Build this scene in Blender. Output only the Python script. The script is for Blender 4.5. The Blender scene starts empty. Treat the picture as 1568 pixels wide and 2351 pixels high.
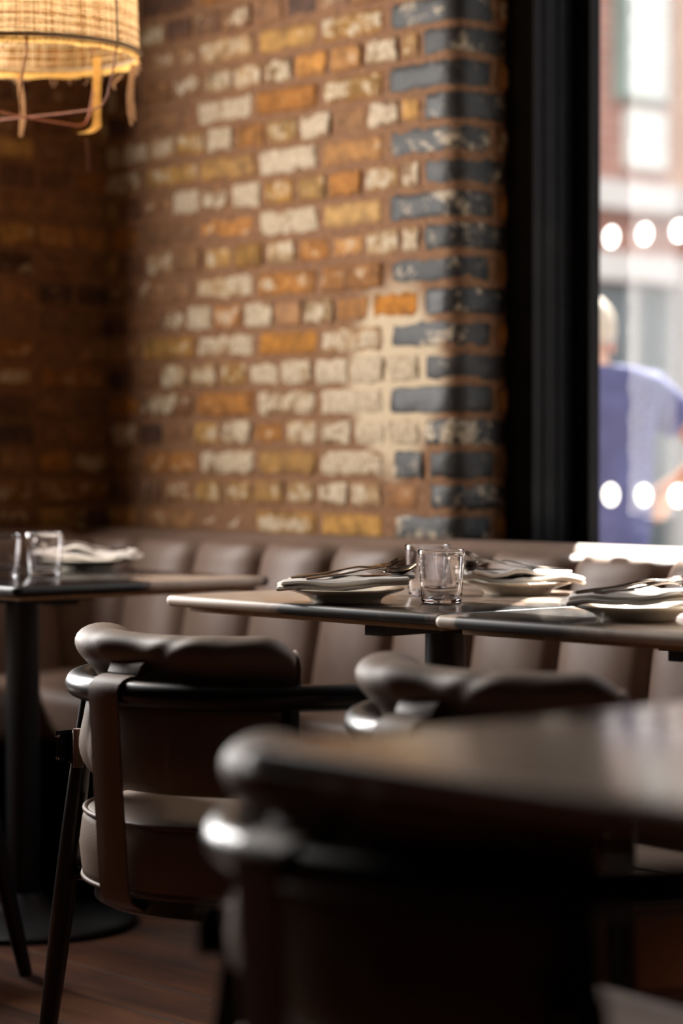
import bpy, math, random
from math import sin, cos, pi, radians, sqrt
from mathutils import Vector, noise, Matrix

# ---------------------------------------------------------------- scene, camera, light
# World: X runs along the brick wall (right), Y towards it, Z up. Metres.
scene = bpy.context.scene
COL = scene.collection
scene.view_settings.view_transform = 'Standard'
scene.view_settings.look = 'None'
scene.view_settings.gamma = 1.0
scene.view_settings.exposure = 0.0
try:
    scene.view_settings.use_curve_mapping = False
except Exception:
    pass
cy = scene.cycles
cy.max_bounces = 9
cy.diffuse_bounces = 2
cy.glossy_bounces = 4
cy.transmission_bounces = 9
cy.transparent_max_bounces = 12
cy.caustics_reflective = False
cy.caustics_refractive = False
cy.sample_clamp_indirect = 6.0
cy.use_denoising = True
try:
    cy.denoiser = 'OPENIMAGEDENOISE'
except Exception:
    pass

cam_d = bpy.data.cameras.new('camera')
cam = bpy.data.objects.new('camera', cam_d)
COL.objects.link(cam)
cam.location = (0, 0, 1.0)
cam.rotation_euler = (radians(90 - 1.28), 0, radians(48.4))
cam_d.sensor_fit = 'VERTICAL'
cam_d.sensor_height = 36
cam_d.sensor_width = 24
cam_d.lens = 85.75
cam_d.clip_start = 0.05
cam_d.clip_end = 200
cam_d.dof.use_dof = True
cam_d.dof.focus_distance = 4.02
cam_d.dof.aperture_fstop = 2.0
scene.camera = cam

world = bpy.data.worlds.new('world')
scene.world = world
world.use_nodes = True
bg = world.node_tree.nodes['Background']
bg.inputs[0].default_value = (0.90, 0.95, 1.0, 1)
bg.inputs[1].default_value = 2.4

sun_d = bpy.data.lights.new('sun', 'SUN')
sun = bpy.data.objects.new('sun', sun_d)
COL.objects.link(sun)
sun_d.energy = 32.0
sun_d.color = (1.0, 0.93, 0.84)
sun_d.angle = radians(0.6)
SUN_DIR = Vector((0.375, -0.50, -0.72)).normalized()
sun.rotation_euler = SUN_DIR.to_track_quat('-Z', 'Y').to_euler()

def area(name, loc, aim, sx, sy, power, color, portal=False):
    d = bpy.data.lights.new(name, 'AREA')
    d.shape = 'RECTANGLE'
    d.size = sx
    d.size_y = sy
    d.energy = power
    d.color = color
    o = bpy.data.objects.new(name, d)
    COL.objects.link(o)
    o.location = loc
    o.rotation_euler = Vector(aim).to_track_quat('-Z', 'Y').to_euler()
    if portal:
        d.cycles.is_portal = True
    return o

WIN_R = -1.85      # right end of the street window
# daylight that falls through the street window (portal) and through the side window
area('street_window_portal', ((-3.75 + WIN_R) / 2, 4.25, 1.75), (0, -1, 0), 2.1, 2.0, 1, (1, 1, 1), True)
area('side_window_daylight', (-5.24, 2.40, 1.85), (1, 0, 0), 0.62, 2.1, 122, (1.0, 0.965, 0.93))

# ---------------------------------------------------------------- materials
def srgb(r, g, b):
    f = lambda c: (c / 255 / 12.92) if c / 255 <= 0.04045 else ((c / 255 + 0.055) / 1.055) ** 2.4
    return (f(r), f(g), f(b), 1)

class NT:
    def __init__(s, name):
        s.m = bpy.data.materials.new(name)
        s.m.use_nodes = True
        s.t = s.m.node_tree
        s.b = s.t.nodes['Principled BSDF']
        s.out = s.t.nodes['Material Output']
    def n(s, typ, **kw):
        x = s.t.nodes.new(typ)
        for k, v in kw.items():
            if k.startswith('i_'):
                key = k[2:]
                key = int(key) if key.isdigit() else key.replace('_', ' ')
                x.inputs[key].default_value = v
            else:
                setattr(x, k, v)
        return x
    def l(s, a, b):
        s.t.links.new(a, b)
    def ramp(s, fac, stops, interp='LINEAR'):
        r = s.n('ShaderNodeValToRGB')
        r.color_ramp.interpolation = interp
        e = r.color_ramp.elements
        e[0].position, e[0].color = stops[0]
        e[1].position, e[1].color = stops[-1]
        for p, c in stops[1:-1]:
            q = e.new(p)
            q.color = c
        s.l(fac, r.inputs[0])
        return r.outputs[0]
    def mix(s, fac, a, b, blend='MIX'):
        x = s.n('ShaderNodeMix', data_type='RGBA', blend_type=blend)
        for sock, v in ((x.inputs[0], fac), (x.inputs[6], a), (x.inputs[7], b)):
            if hasattr(v, 'links'):
                s.l(v, sock)
            else:
                sock.default_value = v
        return x.outputs[2]
    def math(s, op, a, b=0.0, clamp=False):
        x = s.n('ShaderNodeMath', operation=op, use_clamp=clamp)
        for sock, v in ((x.inputs[0], a), (x.inputs[1], b)):
            if hasattr(v, 'links'):
                s.l(v, sock)
            else:
                sock.default_value = v
        return x.outputs[0]
    def bump(s, h, strength=0.3, dist=0.01):
        x = s.n('ShaderNodeBump')
        x.inputs['Strength'].default_value = strength
        x.inputs['Distance'].default_value = dist
        s.l(h, x.inputs['Height'])
        s.l(x.outputs[0], s.b.inputs['Normal'])
    def noise(s, scale, detail=4, rough=0.55, vec=None, dist=0.0):
        x = s.n('ShaderNodeTexNoise')
        x.inputs['Scale'].default_value = scale
        x.inputs['Detail'].default_value = detail
        x.inputs['Roughness'].default_value = rough
        x.inputs['Distortion'].default_value = dist
        if vec is not None:
            s.l(vec, x.inputs['Vector'])
        return x.outputs[0]
    def obj(s):
        return s.n('ShaderNodeTexCoord').outputs['Object']
    def scaled(s, v, sc):
        x = s.n('ShaderNodeMapping')
        x.inputs['Scale'].default_value = sc
        s.l(v, x.inputs['Vector'])
        return x.outputs[0]

def simple(name, col, rough=0.5, metal=0.0, spec=0.5, coat=0.0, nscale=None, namp=0.25, bump=0.0):
    k = NT(name)
    b = k.b
    b.inputs['Base Color'].default_value = col
    b.inputs['Roughness'].default_value = rough
    b.inputs['Metallic'].default_value = metal
    b.inputs['Specular IOR Level'].default_value = spec
    b.inputs['Coat Weight'].default_value = coat
    b.inputs['Coat Roughness'].default_value = 0.12
    n = k.noise(nscale or 12, 4, 0.6, k.obj())
    dk = tuple(c * (1 - namp) for c in col[:3]) + (1,)
    lt = tuple(min(1, c * (1 + namp)) for c in col[:3]) + (1,)
    k.l(k.ramp(n, [(0.3, dk), (0.7, lt)]), b.inputs['Base Color'])
    if bump:
        k.bump(n, bump, 0.004)
    return k.m

def leather(name, col, rough=0.56):
    k = NT(name)
    v = k.obj()
    vo = k.n('ShaderNodeTexVoronoi')
    vo.inputs['Scale'].default_value = 420
    k.l(v, vo.inputs['Vector'])
    n = k.noise(7, 4, 0.6, v)
    dk = tuple(c * 0.82 for c in col[:3]) + (1,)
    lt = tuple(c * 1.12 for c in col[:3]) + (1,)
    k.l(k.ramp(n, [(0.3, dk), (0.7, lt)]), k.b.inputs['Base Color'])
    k.b.inputs['Roughness'].default_value = rough
    k.b.inputs['Specular IOR Level'].default_value = 0.38
    fine = k.noise(160, 3, 0.6, v)
    h = k.math('ADD', vo.outputs['Distance'], k.math('MULTIPLY', fine, 0.6))
    k.bump(h, 0.22, 0.0012)
    return k.m

M = {}
M['leather'] = leather('taupe_leather', srgb(142, 122, 108))
M['leather_seam'] = leather('taupe_leather_piping', srgb(126, 106, 94), 0.5)
M['banquette'] = leather('brown_banquette_leather', srgb(108, 88, 77), 0.46)
M['black_wood'] = simple('black_stained_wood', (0.006, 0.005, 0.005, 1), 0.36, spec=0.5, coat=0.2, nscale=30, bump=0.05)
M['black_metal'] = simple('black_steel', (0.010, 0.010, 0.011, 1), 0.45, metal=0.0, spec=0.4, nscale=40)
M['black_leather'] = simple('black_leather', (0.008, 0.007, 0.007, 1), 0.35, nscale=80)
M['frame_paint'] = simple('black_window_paint', (0.006, 0.006, 0.0065, 1), 0.55, spec=0.12, nscale=20)
M['steel'] = simple('cutlery_steel', (0.42, 0.37, 0.33, 1), 0.17, metal=1.0, nscale=30, namp=0.1)
M['stud'] = simple('stud_nickel', (0.6, 0.58, 0.55, 1), 0.2, metal=1.0)
M['china'] = simple('cream_china', srgb(232, 222, 205), 0.18, spec=0.5, coat=0.3, nscale=6, namp=0.03)
M['dark_plaster'] = simple('dark_painted_plaster', (0.014, 0.012, 0.011, 1), 0.8, nscale=5, bump=0.1)
M['ceiling'] = simple('dark_ceiling_paint', (0.03, 0.026, 0.023, 1), 0.85, nscale=4)
M['substrate'] = simple('plywood_substrate', srgb(170, 130, 85), 0.6, nscale=60)
M['wire'] = simple('rusty_brown_wire', srgb(150, 85, 55), 0.45, spec=0.5, nscale=60)
M['cord'] = simple('black_flex', (0.01, 0.01, 0.01, 1), 0.6)
M['skin'] = simple('skin', srgb(218, 176, 152), 0.5, nscale=8, namp=0.08)
M['hair'] = simple('grey_hair', srgb(190, 180, 165), 0.7, nscale=90, namp=0.3, bump=0.4)
M['navy_cotton'] = simple('navy_cotton', srgb(84, 90, 134), 0.85, nscale=14, namp=0.2)
M['trousers'] = simple('dark_blue_trousers', srgb(40, 44, 80), 0.85, nscale=20)
M['shoe'] = simple('dark_shoe', (0.02, 0.018, 0.016, 1), 0.4)
M['stone'] = simple('pale_stone', srgb(232, 226, 220), 0.8, nscale=3, namp=0.06)
M['pink_stone'] = simple('pinkish_cream_stone', srgb(232, 200, 180), 0.8, nscale=3, namp=0.08)
M['blind'] = simple('white_blind', srgb(236, 240, 232), 0.7, nscale=3, namp=0.05)
M['street_glass'] = simple('street_glazing', srgb(120, 128, 130), 0.1, spec=0.6, nscale=0.8, namp=0.3)
M['street_frame'] = simple('green_grey_sash', srgb(150, 165, 155), 0.5, nscale=4)
M['asphalt'] = simple('pale_paving', srgb(150, 148, 145), 0.9, nscale=2)
M['dot_film'] = simple('white_window_film', srgb(245, 246, 244), 0.6, nscale=3, namp=0.02)
_k = NT('white_window_film_sheet')   # frosted film passes and scatters daylight
_tr = _k.n('ShaderNodeBsdfTranslucent'); _tr.inputs[0].default_value = (0.95, 0.95, 0.95, 1)
_df = _k.n('ShaderNodeBsdfDiffuse'); _df.inputs[0].default_value = (0.93, 0.93, 0.93, 1)
_mx = _k.n('ShaderNodeMixShader'); _mx.inputs[0].default_value = 0.35
_k.l(_tr.outputs[0], _mx.inputs[1]); _k.l(_df.outputs[0], _mx.inputs[2]); _k.l(_mx.outputs[0], _k.out.inputs[0])
M['dot_film'] = _k.m

# napkin linen
_k = NT('off_white_linen')
_v = _k.obj()
_w = _k.noise(500, 2, 0.6, _v)
_n = _k.noise(18, 3, 0.5, _v)
_k.l(_k.ramp(_n, [(0.3, srgb(222, 208, 196)), (0.7, srgb(240, 230, 220))]), _k.b.inputs['Base Color'])
_k.b.inputs['Roughness'].default_value = 0.85
_k.b.inputs['Sheen Weight'].default_value = 0.2
_k.bump(_w, 0.25, 0.0008)
M['linen'] = _k.m

# drinking glass
_k = NT('clear_glass')
_k.b.inputs['Base Color'].default_value = (0.98, 0.97, 0.98, 1)
_k.b.inputs['Roughness'].default_value = 0.0
_k.b.inputs['Transmission Weight'].default_value = 1.0
_k.b.inputs['IOR'].default_value = 1.5
M['glass'] = _k.m

# window pane: clear sheet with a fresnel reflection
_k = NT('window_glass')
_t = _k.n('ShaderNodeBsdfTransparent'); _t.inputs[0].default_value = (0.96, 0.97, 0.97, 1)
_g = _k.n('ShaderNodeBsdfGlossy'); _g.inputs['Roughness'].default_value = 0.02
_f = _k.n('ShaderNodeFresnel'); _f.inputs[0].default_value = 1.20
_mx = _k.n('ShaderNodeMixShader')
_gb = _k.n('ShaderNodeNewGeometry').outputs['Backfacing']
_k.l(_k.math('MULTIPLY', _f.outputs[0], _k.math('SUBTRACT', 1.0, _gb)), _mx.inputs[0]); _k.l(_t.outputs[0], _mx.inputs[1]); _k.l(_g.outputs[0], _mx.inputs[2])
_k.l(_mx.outputs[0], _k.out.inputs[0])
M['pane'] = _k.m

# marble table tops: near-black ground with broad cream bands; each slab has its own bands,
# placed along the slab by distance from a point on it and broken up by noise; a few patches paint light into the stone
def marble(name, patches, offset, ground=(0.010, 0.010, 0.011, 1)):
    k = NT(name)
    g = k.n('ShaderNodeNewGeometry').outputs['Position']
    mp = k.n('ShaderNodeMapping')
    mp.inputs['Location'].default_value = offset
    mp.inputs['Rotation'].default_value = (0, 0, radians(-25))
    mp.inputs['Scale'].default_value = (1.3, 4.0, 1.0)
    k.l(g, mp.inputs['Vector'])
    band = k.noise(1.6, 4, 0.55, mp.outputs[0], 0.8)
    fine = k.noise(7, 6, 0.65, mp.outputs[0], 1.5)
    s = k.math('ADD', k.math('MULTIPLY', band, 0.9), k.math('MULTIPLY', fine, 0.22))
    for (px, py, rad, amp) in patches:
        d = k.n('ShaderNodeVectorMath', operation='DISTANCE')
        k.l(g, d.inputs[0]); d.inputs[1].default_value = (px, py, 0.745)
        f = k.math('SUBTRACT', 1.0, k.math('DIVIDE', d.outputs['Value'], rad), True)
        s = k.math('ADD', s, k.math('MULTIPLY', f, amp))
    c = k.ramp(s, [(0.60, ground), (0.66, srgb(44, 38, 35)), (0.70, srgb(108, 90, 78)),
                   (0.75, srgb(176, 152, 134)), (0.90, srgb(205, 184, 166))])
    k.l(c, k.b.inputs['Base Color'])
    k.b.inputs['Specular IOR Level'].default_value = 0.5
    sp = k.n('ShaderNodeSeparateXYZ')
    k.l(k.n('ShaderNodeNewGeometry').outputs['True Normal'], sp.inputs[0])
    face = k.math('GREATER_THAN', sp.outputs['Z'], 0.985)
    rr = k.math('SUBTRACT', 0.40, k.math('MULTIPLY', face, 0.27))
    k.l(k.math('ADD', k.math('MULTIPLY', fine, 0.10), rr), k.b.inputs['Roughness'])
    return k.m
M['marble_a'] = marble('polished_marble_cream_and_black', [(-3.50, 2.80, 0.43, 0.75), (-3.30, 3.35, 0.4, 0.30), (-3.02, 3.05, 0.30, 0.35)], (0.35, 0.1, 0))  # last patch paints a pale reflection into the top by the tumblers
M['marble_b'] = marble('polished_marble_black', [(-2.77, 2.65, 0.06, 0.8), (-2.05, 2.64, 0.50, 0.8), (-2.45, 3.30, 0.50, 0.55)], (2.1, 0.7, 0))  # last cream patch paints the sunlit glare along the far edge
M['marble_c'] = marble('polished_marble_black_with_cream_tip', [(-3.90, 3.10, 0.22, 0.6)], (5.4, 3.3, 0))
M['marble_d'] = marble('polished_marble_brown', [(-1.0, 1.6, 0.72, 0.75)], (8.1, 1.3, 0))

# worn timber floor, boards along X
_k = NT('worn_timber_boards')
_g = _k.n('ShaderNodeNewGeometry').outputs['Position']
_br = _k.n('ShaderNodeTexBrick')
_br.offset = 0.37
_br.inputs['Scale'].default_value = 1.0
_br.inputs['Brick Width'].default_value = 1.9
_br.inputs['Row Height'].default_value = 0.155
_br.inputs['Mortar Size'].default_value = 0.0028
_br.inputs['Mortar Smooth'].default_value = 0.3
_br.inputs['Bias'].default_value = 0.0
_br.inputs['Color1'].default_value = (0, 0, 0, 1)
_br.inputs['Color2'].default_value = (1, 1, 1, 1)
_br.inputs['Mortar'].default_value = (0.5, 0.5, 0.5, 1)
_k.l(_g, _br.inputs['Vector'])
_gr = _k.noise(1.0, 6, 0.65, _k.scaled(_g, (3, 42, 1)), 0.6)
_pa = _k.noise(3.0, 4, 0.6, _k.scaled(_g, (1, 2.0, 1)))
_tone = _k.math('ADD', _k.math('MULTIPLY', _br.outputs['Color'], 0.18), _k.math('ADD', _k.math('MULTIPLY', _gr, 0.45), _k.math('MULTIPLY', _pa, 0.42)))
_c = _k.ramp(_tone, [(0.30, srgb(28, 18, 13)), (0.5, srgb(84, 48, 30)), (0.62, srgb(114, 70, 44)), (0.80, srgb(138, 98, 72))])
_c = _k.mix(_br.outputs['Fac'], _c, (0.008, 0.005, 0.004, 1))
_k.l(_c, _k.b.inputs['Base Color'])
_k.b.inputs['Roughness'].default_value = 0.45
_h = _k.math('SUBTRACT', _k.math('MULTIPLY', _gr, 0.25), _br.outputs['Fac'])
_k.bump(_h, 0.5, 0.003)
M['floor'] = _k.m

# hand-made bricks: each brick's own colour is stored on its vertices; blotches of old limewash on top
_k = NT('reclaimed_london_stock_brick')
_g = _k.n('ShaderNodeNewGeometry').outputs['Position']
_a = _k.n('ShaderNodeAttribute', attribute_name='brick_col')
_wv = _k.n('ShaderNodeAttribute', attribute_name='brick_wash')
_n1 = _k.noise(26, 5, 0.62, _g, 0.4)
_n2 = _k.noise(90, 4, 0.6, _g)
_n3 = _k.noise(9, 3, 0.5, _g)
_base = _k.mix(_k.math('MULTIPLY', _n1, 1.0), _a.outputs['Color'], (0.10, 0.045, 0.02, 1))
_dark = _k.ramp(_n1, [(0.30, (0.50, 0.46, 0.42, 1)), (0.62, (1.22, 1.16, 1.05, 1))])
_base = _k.mix(1.0, _a.outputs['Color'], _dark, 'MULTIPLY')
_pit = _k.ramp(_n2, [(0.30, (0.45, 0.40, 0.38, 1)), (0.42, (1, 1, 1, 1))])
_base = _k.mix(1.0, _base, _pit, 'MULTIPLY')
_th = _k.math('ADD', _k.math('MULTIPLY', _n1, 0.55), _k.math('ADD', _k.math('MULTIPLY', _n3, 0.35), _k.math('MULTIPLY', _n2, 0.25)))
_th = _k.math('ADD', _th, _k.math('MULTIPLY', _wv.outputs['Fac'], 0.34))
_wash = _k.ramp(_th, [(0.685, (0, 0, 0, 1)), (0.775, (1, 1, 1, 1))])
_cw = _k.ramp(_n2, [(0.3, srgb(140, 120, 94)), (0.65, srgb(186, 168, 142))])
_fin = _k.mix(_wash, _base, _cw)
_k.l(_fin, _k.b.inputs['Base Color'])
_rg = _k.n('ShaderNodeAttribute', attribute_name='brick_rough')
_k.l(_rg.outputs['Fac'], _k.b.inputs['Roughness'])
_k.bump(_k.math('ADD', _n1, _k.math('MULTIPLY', _n2, 0.6)), 0.55, 0.006)
M['brick'] = _k.m

_k = NT('lime_mortar')
_g = _k.n('ShaderNodeNewGeometry').outputs['Position']
_n1 = _k.noise(60, 4, 0.6, _g)
_n3 = _k.noise(5, 3, 0.5, _g)
_c = _k.ramp(_n1, [(0.3, srgb(98, 66, 43)), (0.7, srgb(136, 98, 68))])
# one old limewash smear beside the dark quoin
_d = _k.n('ShaderNodeVectorMath', operation='DISTANCE')
_mp = _k.n('ShaderNodeMapping'); _mp.inputs['Scale'].default_value = (1, 0.6, 0.75)
_k.l(_g, _mp.inputs['Vector']); _k.l(_mp.outputs[0], _d.inputs[0])
_d.inputs[1].default_value = (-4.10, 3.80 * 0.6, 1.20 * 0.75)
_fac = _k.math('SUBTRACT', 0.71, _k.math('MULTIPLY', _d.outputs['Value'], 2.6))
_fac = _k.math('ADD', _fac, _k.math('MULTIPLY', _n3, 0.35))
_ms = _k.ramp(_fac, [(0.42, (0, 0, 0, 1)), (0.55, (1, 1, 1, 1))])
_c = _k.mix(_ms, _c, srgb(186, 166, 138))
_k.l(_c, _k.b.inputs['Base Color'])
_k.b.inputs['Roughness'].default_value = 0.95
_k.bump(_n1, 0.6, 0.006)
M['mortar'] = _k.m

_k = NT('street_brickwork')
_g = _k.n('ShaderNodeNewGeometry').outputs['Position']
_mp = _k.n('ShaderNodeMapping'); _mp.inputs['Rotation'].default_value = (0, radians(90), radians(90))
_k.l(_g, _mp.inputs['Vector'])
_br = _k.n('ShaderNodeTexBrick')
_br.inputs['Scale'].default_value = 1.0
_br.inputs['Brick Width'].default_value = 0.225
_br.inputs['Row Height'].default_value = 0.075
_br.inputs['Mortar Size'].default_value = 0.006
_br.inputs['Color1'].default_value = srgb(170, 118, 104)
_br.inputs['Color2'].default_value = srgb(190, 140, 124)
_br.inputs['Mortar'].default_value = srgb(190, 175, 165)
_k.l(_mp.outputs[0], _br.inputs['Vector'])
_k.l(_br.outputs['Color'], _k.b.inputs['Base Color'])
_k.b.inputs['Roughness'].default_value = 0.9
M['street_brick'] = _k.m

# woven shade: translucent fibre
def fibre(name, col, trans):
    k = NT(name)
    n = k.noise(120, 3, 0.6, k.obj())
    c = k.ramp(n, [(0.3, tuple(x * 0.7 for x in col[:3]) + (1,)), (0.7, col)])
    a = k.n('ShaderNodeBsdfDiffuse')
    b = k.n('ShaderNodeBsdfTranslucent')
    m = k.n('ShaderNodeMixShader')
    m.inputs[0].default_value = trans
    k.l(c, a.inputs[0]); k.l(c, b.inputs[0])
    k.l(a.outputs[0], m.inputs[1]); k.l(b.outputs[0], m.inputs[2]); k.l(m.outputs[0], k.out.inputs[0])
    return k.m
M['jute'] = fibre('natural_jute_weave', srgb(226, 198, 156), 0.5)
M['ring_tape'] = fibre('grey_binding_tape', srgb(190, 172, 150), 0.45)
M['jute_dark'] = fibre('coarse_dark_jute', srgb(166, 124, 78), 0.35)
M['rag_painted_dim'] = fibre('painted_dim_cotton_strip', srgb(104, 76, 62), 0.2)  # brown tone paints in the weak light on the far strip
M['jute_hem'] = fibre('golden_jute_hem', srgb(240, 196, 120), 0.4)
M['rag'] = fibre('ecru_cotton_strip', srgb(215, 185, 158), 0.5)
M['rag_gold'] = fibre('golden_cotton_strip', srgb(240, 200, 130), 0.4)
_k = NT('lit_bulb')
_e = _k.n('ShaderNodeEmission'); _e.inputs[0].default_value = (1, 0.62, 0.26, 1); _e.inputs[1].default_value = 30
_k.l(_e.outputs[0], _k.out.inputs[0])
M['bulb'] = _k.m

# ---------------------------------------------------------------- mesh helpers
class MB:
    def __init__(s):
        s.v = []; s.f = []; s.mi = []; s.attr = []
    def add(s, vs, fs, mi=0):
        o = len(s.v)
        s.v += [tuple(x) for x in vs]
        for f in fs:
            s.f.append(tuple(i + o for i in f)); s.mi.append(mi)
        return o
    def box(s, x0, x1, y0, y1, z0, z1, mi=0, bev=0.0):
        if bev <= 0:
            v = [(x, y, z) for z in (z0, z1) for y in (y0, y1) for x in (x0, x1)]
            s.add(v, [(0, 2, 3, 1), (4, 5, 7, 6), (0, 1, 5, 4), (2, 6, 7, 3), (0, 4, 6, 2), (1, 3, 7, 5)], mi)
            return
        # bevelled: stack of rounded-rectangle rings
        n = 4
        rings = []
        for (zz, ins) in [(z0, bev), (z0 + bev * .3, bev * .3), (z0 + bev, 0), (z1 - bev, 0), (z1 - bev * .3, bev * .3), (z1, bev)]:
            ring = []
            for (cx, cyy, a0) in ((x1 - bev, y1 - bev, 0), (x0 + bev, y1 - bev, 90), (x0 + bev, y0 + bev, 180), (x1 - bev, y0 + bev, 270)):
                for k in range(n + 1):
                    a = radians(a0 + 90 * k / n)
                    r = max(bev - ins, bev * .05)
                    ring.append((cx + r * cos(a), cyy + r * sin(a), zz))
            rings.append(ring)
        s.loft(rings, mi=mi)
    def loft(s, rings, mi=0, closed=True, caps=True):
        n = len(rings[0])
        o = len(s.v)
        for r in rings:
            s.v += [tuple(p) for p in r]
        m = n if closed else n - 1
        for i in range(len(rings) - 1):
            for j in range(m):
                a = o + i * n + j
                b = o + i * n + (j + 1) % n
                s.f.append((a, b, b + n, a + n)); s.mi.append(mi)
        if caps and closed:
            s.f.append(tuple(o + j for j in range(n - 1, -1, -1))); s.mi.append(mi)
            s.f.append(tuple(o + (len(rings) - 1) * n + j for j in range(n))); s.mi.append(mi)
    def tube(s, pts, rad, seg=12, mi=0, caps=True, closed=False):
        pts = [Vector(p) for p in pts]
        N = len(pts)
        if not hasattr(rad, '__len__'):
            rad = [rad] * N
        up = None
        rings = []
        for i, p in enumerate(pts):
            if closed:
                t = (pts[(i + 1) % N] - pts[i - 1])
            else:
                t = pts[min(i + 1, N - 1)] - pts[max(i - 1, 0)]
            t.normalize()
            if up is None:
                up = Vector((0, 0, 1)) if abs(t.z) < 0.9 else Vector((1, 0, 0))
            a = t.cross(up)
            if a.length < 1e-6:
                a = t.orthogonal()
            a.normalize()
            b = a.cross(t); b.normalize()
            up = b
            rings.append([p + a * (rad[i] * cos(2 * pi * k / seg)) + b * (rad[i] * sin(2 * pi * k / seg)) for k in range(seg)])
        if closed:
            rings.append(rings[0])
            s.loft(rings, mi, True, False)
        else:
            s.loft(rings, mi, True, caps)
    def lathe(s, prof, seg=40, mi=0, cx=0, cyy=0, closed_prof=False):
        rings = [[(cx + r * cos(2 * pi * k / seg), cyy + r * sin(2 * pi * k / seg), z) for k in range(seg)] for r, z in prof]
        if closed_prof:
            rings.append(rings[0])
            s.loft(rings, mi, True, False)
        else:
            s.loft(rings, mi, True, True)
    def grid(s, fn, nu, nv, mi=0, wrap_u=False):
        o = len(s.v)
        for i in range(nu):
            for j in range(nv):
                s.v.append(tuple(fn(i / (nu - 1), j / (nv - 1))))
        for i in range(nu - 1):
            for j in range(nv - 1):
                a = o + i * nv + j
                s.f.append((a, a + nv, a + nv + 1, a + 1)); s.mi.append(mi)
    def build(s, name, mats, parent=None, smooth=35, loc=None):
        me = bpy.data.meshes.new(name)
        me.from_pydata(s.v, [], s.f)
        if not isinstance(mats, (list, tuple)):
            mats = [mats]
        for m in mats:
            me.materials.append(m)
        me.polygons.foreach_set('material_index', s.mi)
        if smooth:
            me.polygons.foreach_set('use_smooth', [True] * len(me.polygons))
            me.update()
            me.set_sharp_from_angle(angle=radians(smooth))
        me.update()
        o = bpy.data.objects.new(name, me)
        COL.objects.link(o)
        if parent:
            o.parent = parent
        if loc:
            o.location = loc
        return o

def tag(o, label, cat, group=None, kind=None):
    if label: o['label'] = label
    if cat: o['category'] = cat
    if group: o['group'] = group
    if kind: o['kind'] = kind
    return o

def thing(name, label, cat, loc=(0, 0, 0), rz=0, group=None):
    o = bpy.data.objects.new(name, None)
    COL.objects.link(o)
    o.location = loc
    o.rotation_euler = (0, 0, rz)
    o.empty_display_size = 0.1
    return tag(o, label, cat, group)

def struct(o, label=None):
    o['kind'] = 'structure'
    if label: o['label'] = label
    return o

def copy_tree(o, parent=None, label=None):
    c = o.copy()
    COL.objects.link(c)
    if parent: c.parent = parent
    if label: c['label'] = label
    for ch in [x for x in bpy.data.objects if x.parent == o]:
        copy_tree(ch, c)
    return c

rng = random.Random(11)

# ---------------------------------------------------------------- the room
WALL_Y = 3.80
LEFT_X = -5.20
ROOM_R, ROOM_F, CEIL = 2.6, -2.6, 3.2

m = MB(); m.box(LEFT_X - 0.35, ROOM_R + .1, ROOM_F - .1, WALL_Y + 0.4, -0.08, 0.0)
struct(m.build('floor', M['floor'], smooth=0), 'worn reddish brown timber board floor')
m = MB(); m.box(LEFT_X - 0.35, ROOM_R + .1, ROOM_F - .1, WALL_Y + 0.4, CEIL, CEIL + .1)
struct(m.build('ceiling', M['ceiling'], smooth=0))
m = MB(); m.box(ROOM_R, ROOM_R + .1, ROOM_F - .1, WALL_Y + 0.4, 0, CEIL)
struct(m.build('wall_right', M['dark_plaster'], smooth=0))
m = MB(); m.box(LEFT_X - 0.35, ROOM_R, ROOM_F - .1, ROOM_F, 0, CEIL)
struct(m.build('wall_front', M['dark_plaster'], smooth=0))

# --- brick coursework
COURSE = 0.0728
Z0 = 0.84            # centre height of course k = 0 (a stretcher course)
BULL = 0.05
CORNER = -3.895      # X of the quoin's return face
S_FLAT = (CORNER - BULL) - LEFT_X
S_ARC = BULL * pi / 2
WALL_IN = 3.965      # where the return meets the window frame
S_RET = WALL_IN - (WALL_Y + BULL)

def path(s, off):
    """point on the unrolled back wall: flat, bullnose, return; off = out of the wall"""
    if s <= S_FLAT:
        return (LEFT_X + s, WALL_Y - off)
    if s <= S_FLAT + S_ARC:
        a = (s - S_FLAT) / BULL
        cx, cyy = CORNER - BULL, WALL_Y + BULL
        r = BULL + off
        return (cx + r * sin(a), cyy - r * cos(a))
    d = s - S_FLAT - S_ARC
    return (CORNER + off, WALL_Y + BULL + d)

def S_of_x(x):
    return x - LEFT_X

PAL = {
    'o': [(168, 112, 48), (156, 102, 40), (174, 122, 60)],
    'O': [(178, 118, 34), (170, 110, 32)],
    'y': [(172, 130, 66), (162, 120, 56), (176, 138, 80)],
    'w': [(170, 140, 100), (162, 130, 90)],
    'W': [(176, 154, 120), (180, 160, 128)],
    'b': [(132, 92, 56), (120, 82, 50), (142, 102, 64)],
    'd': [(98, 64, 42), (86, 56, 38), (108, 74, 50)],
    'q': [(37, 33, 30), (31, 28, 26), (41, 38, 36), (28, 26, 25)],
}
WASH = {'o': (-0.1, 0.45), 'O': (-0.5, 0.1), 'y': (0.0, 0.5), 'w': (0.42, 0.85), 'W': (0.7, 1.05), 'b': (-0.2, 0.45), 'd': (-0.5, 0.2), 'q': (0.0, 0.36)}
# colours read from the photograph, beside the quoin first and on to the left
ROWS = {
    0: 'yyobo', 1: 'owwyyyybdd', 2: 'wywob', 3: 'WWwwowybdw', 4: 'WwobO', 5: 'WWWwwywwbd', 6: 'wOwyb', 7: 'OowbwoWbbd',
    8: 'oowbb', 9: 'wwoowyybwd', 10: 'ywobO', 11: 'wyoyywbwbd', 12: 'owyyw', 13: 'ywbwyowyww', 14: 'yowbd', 15: 'ywoowwwbbd', 16: 'yywbo',
}

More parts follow.
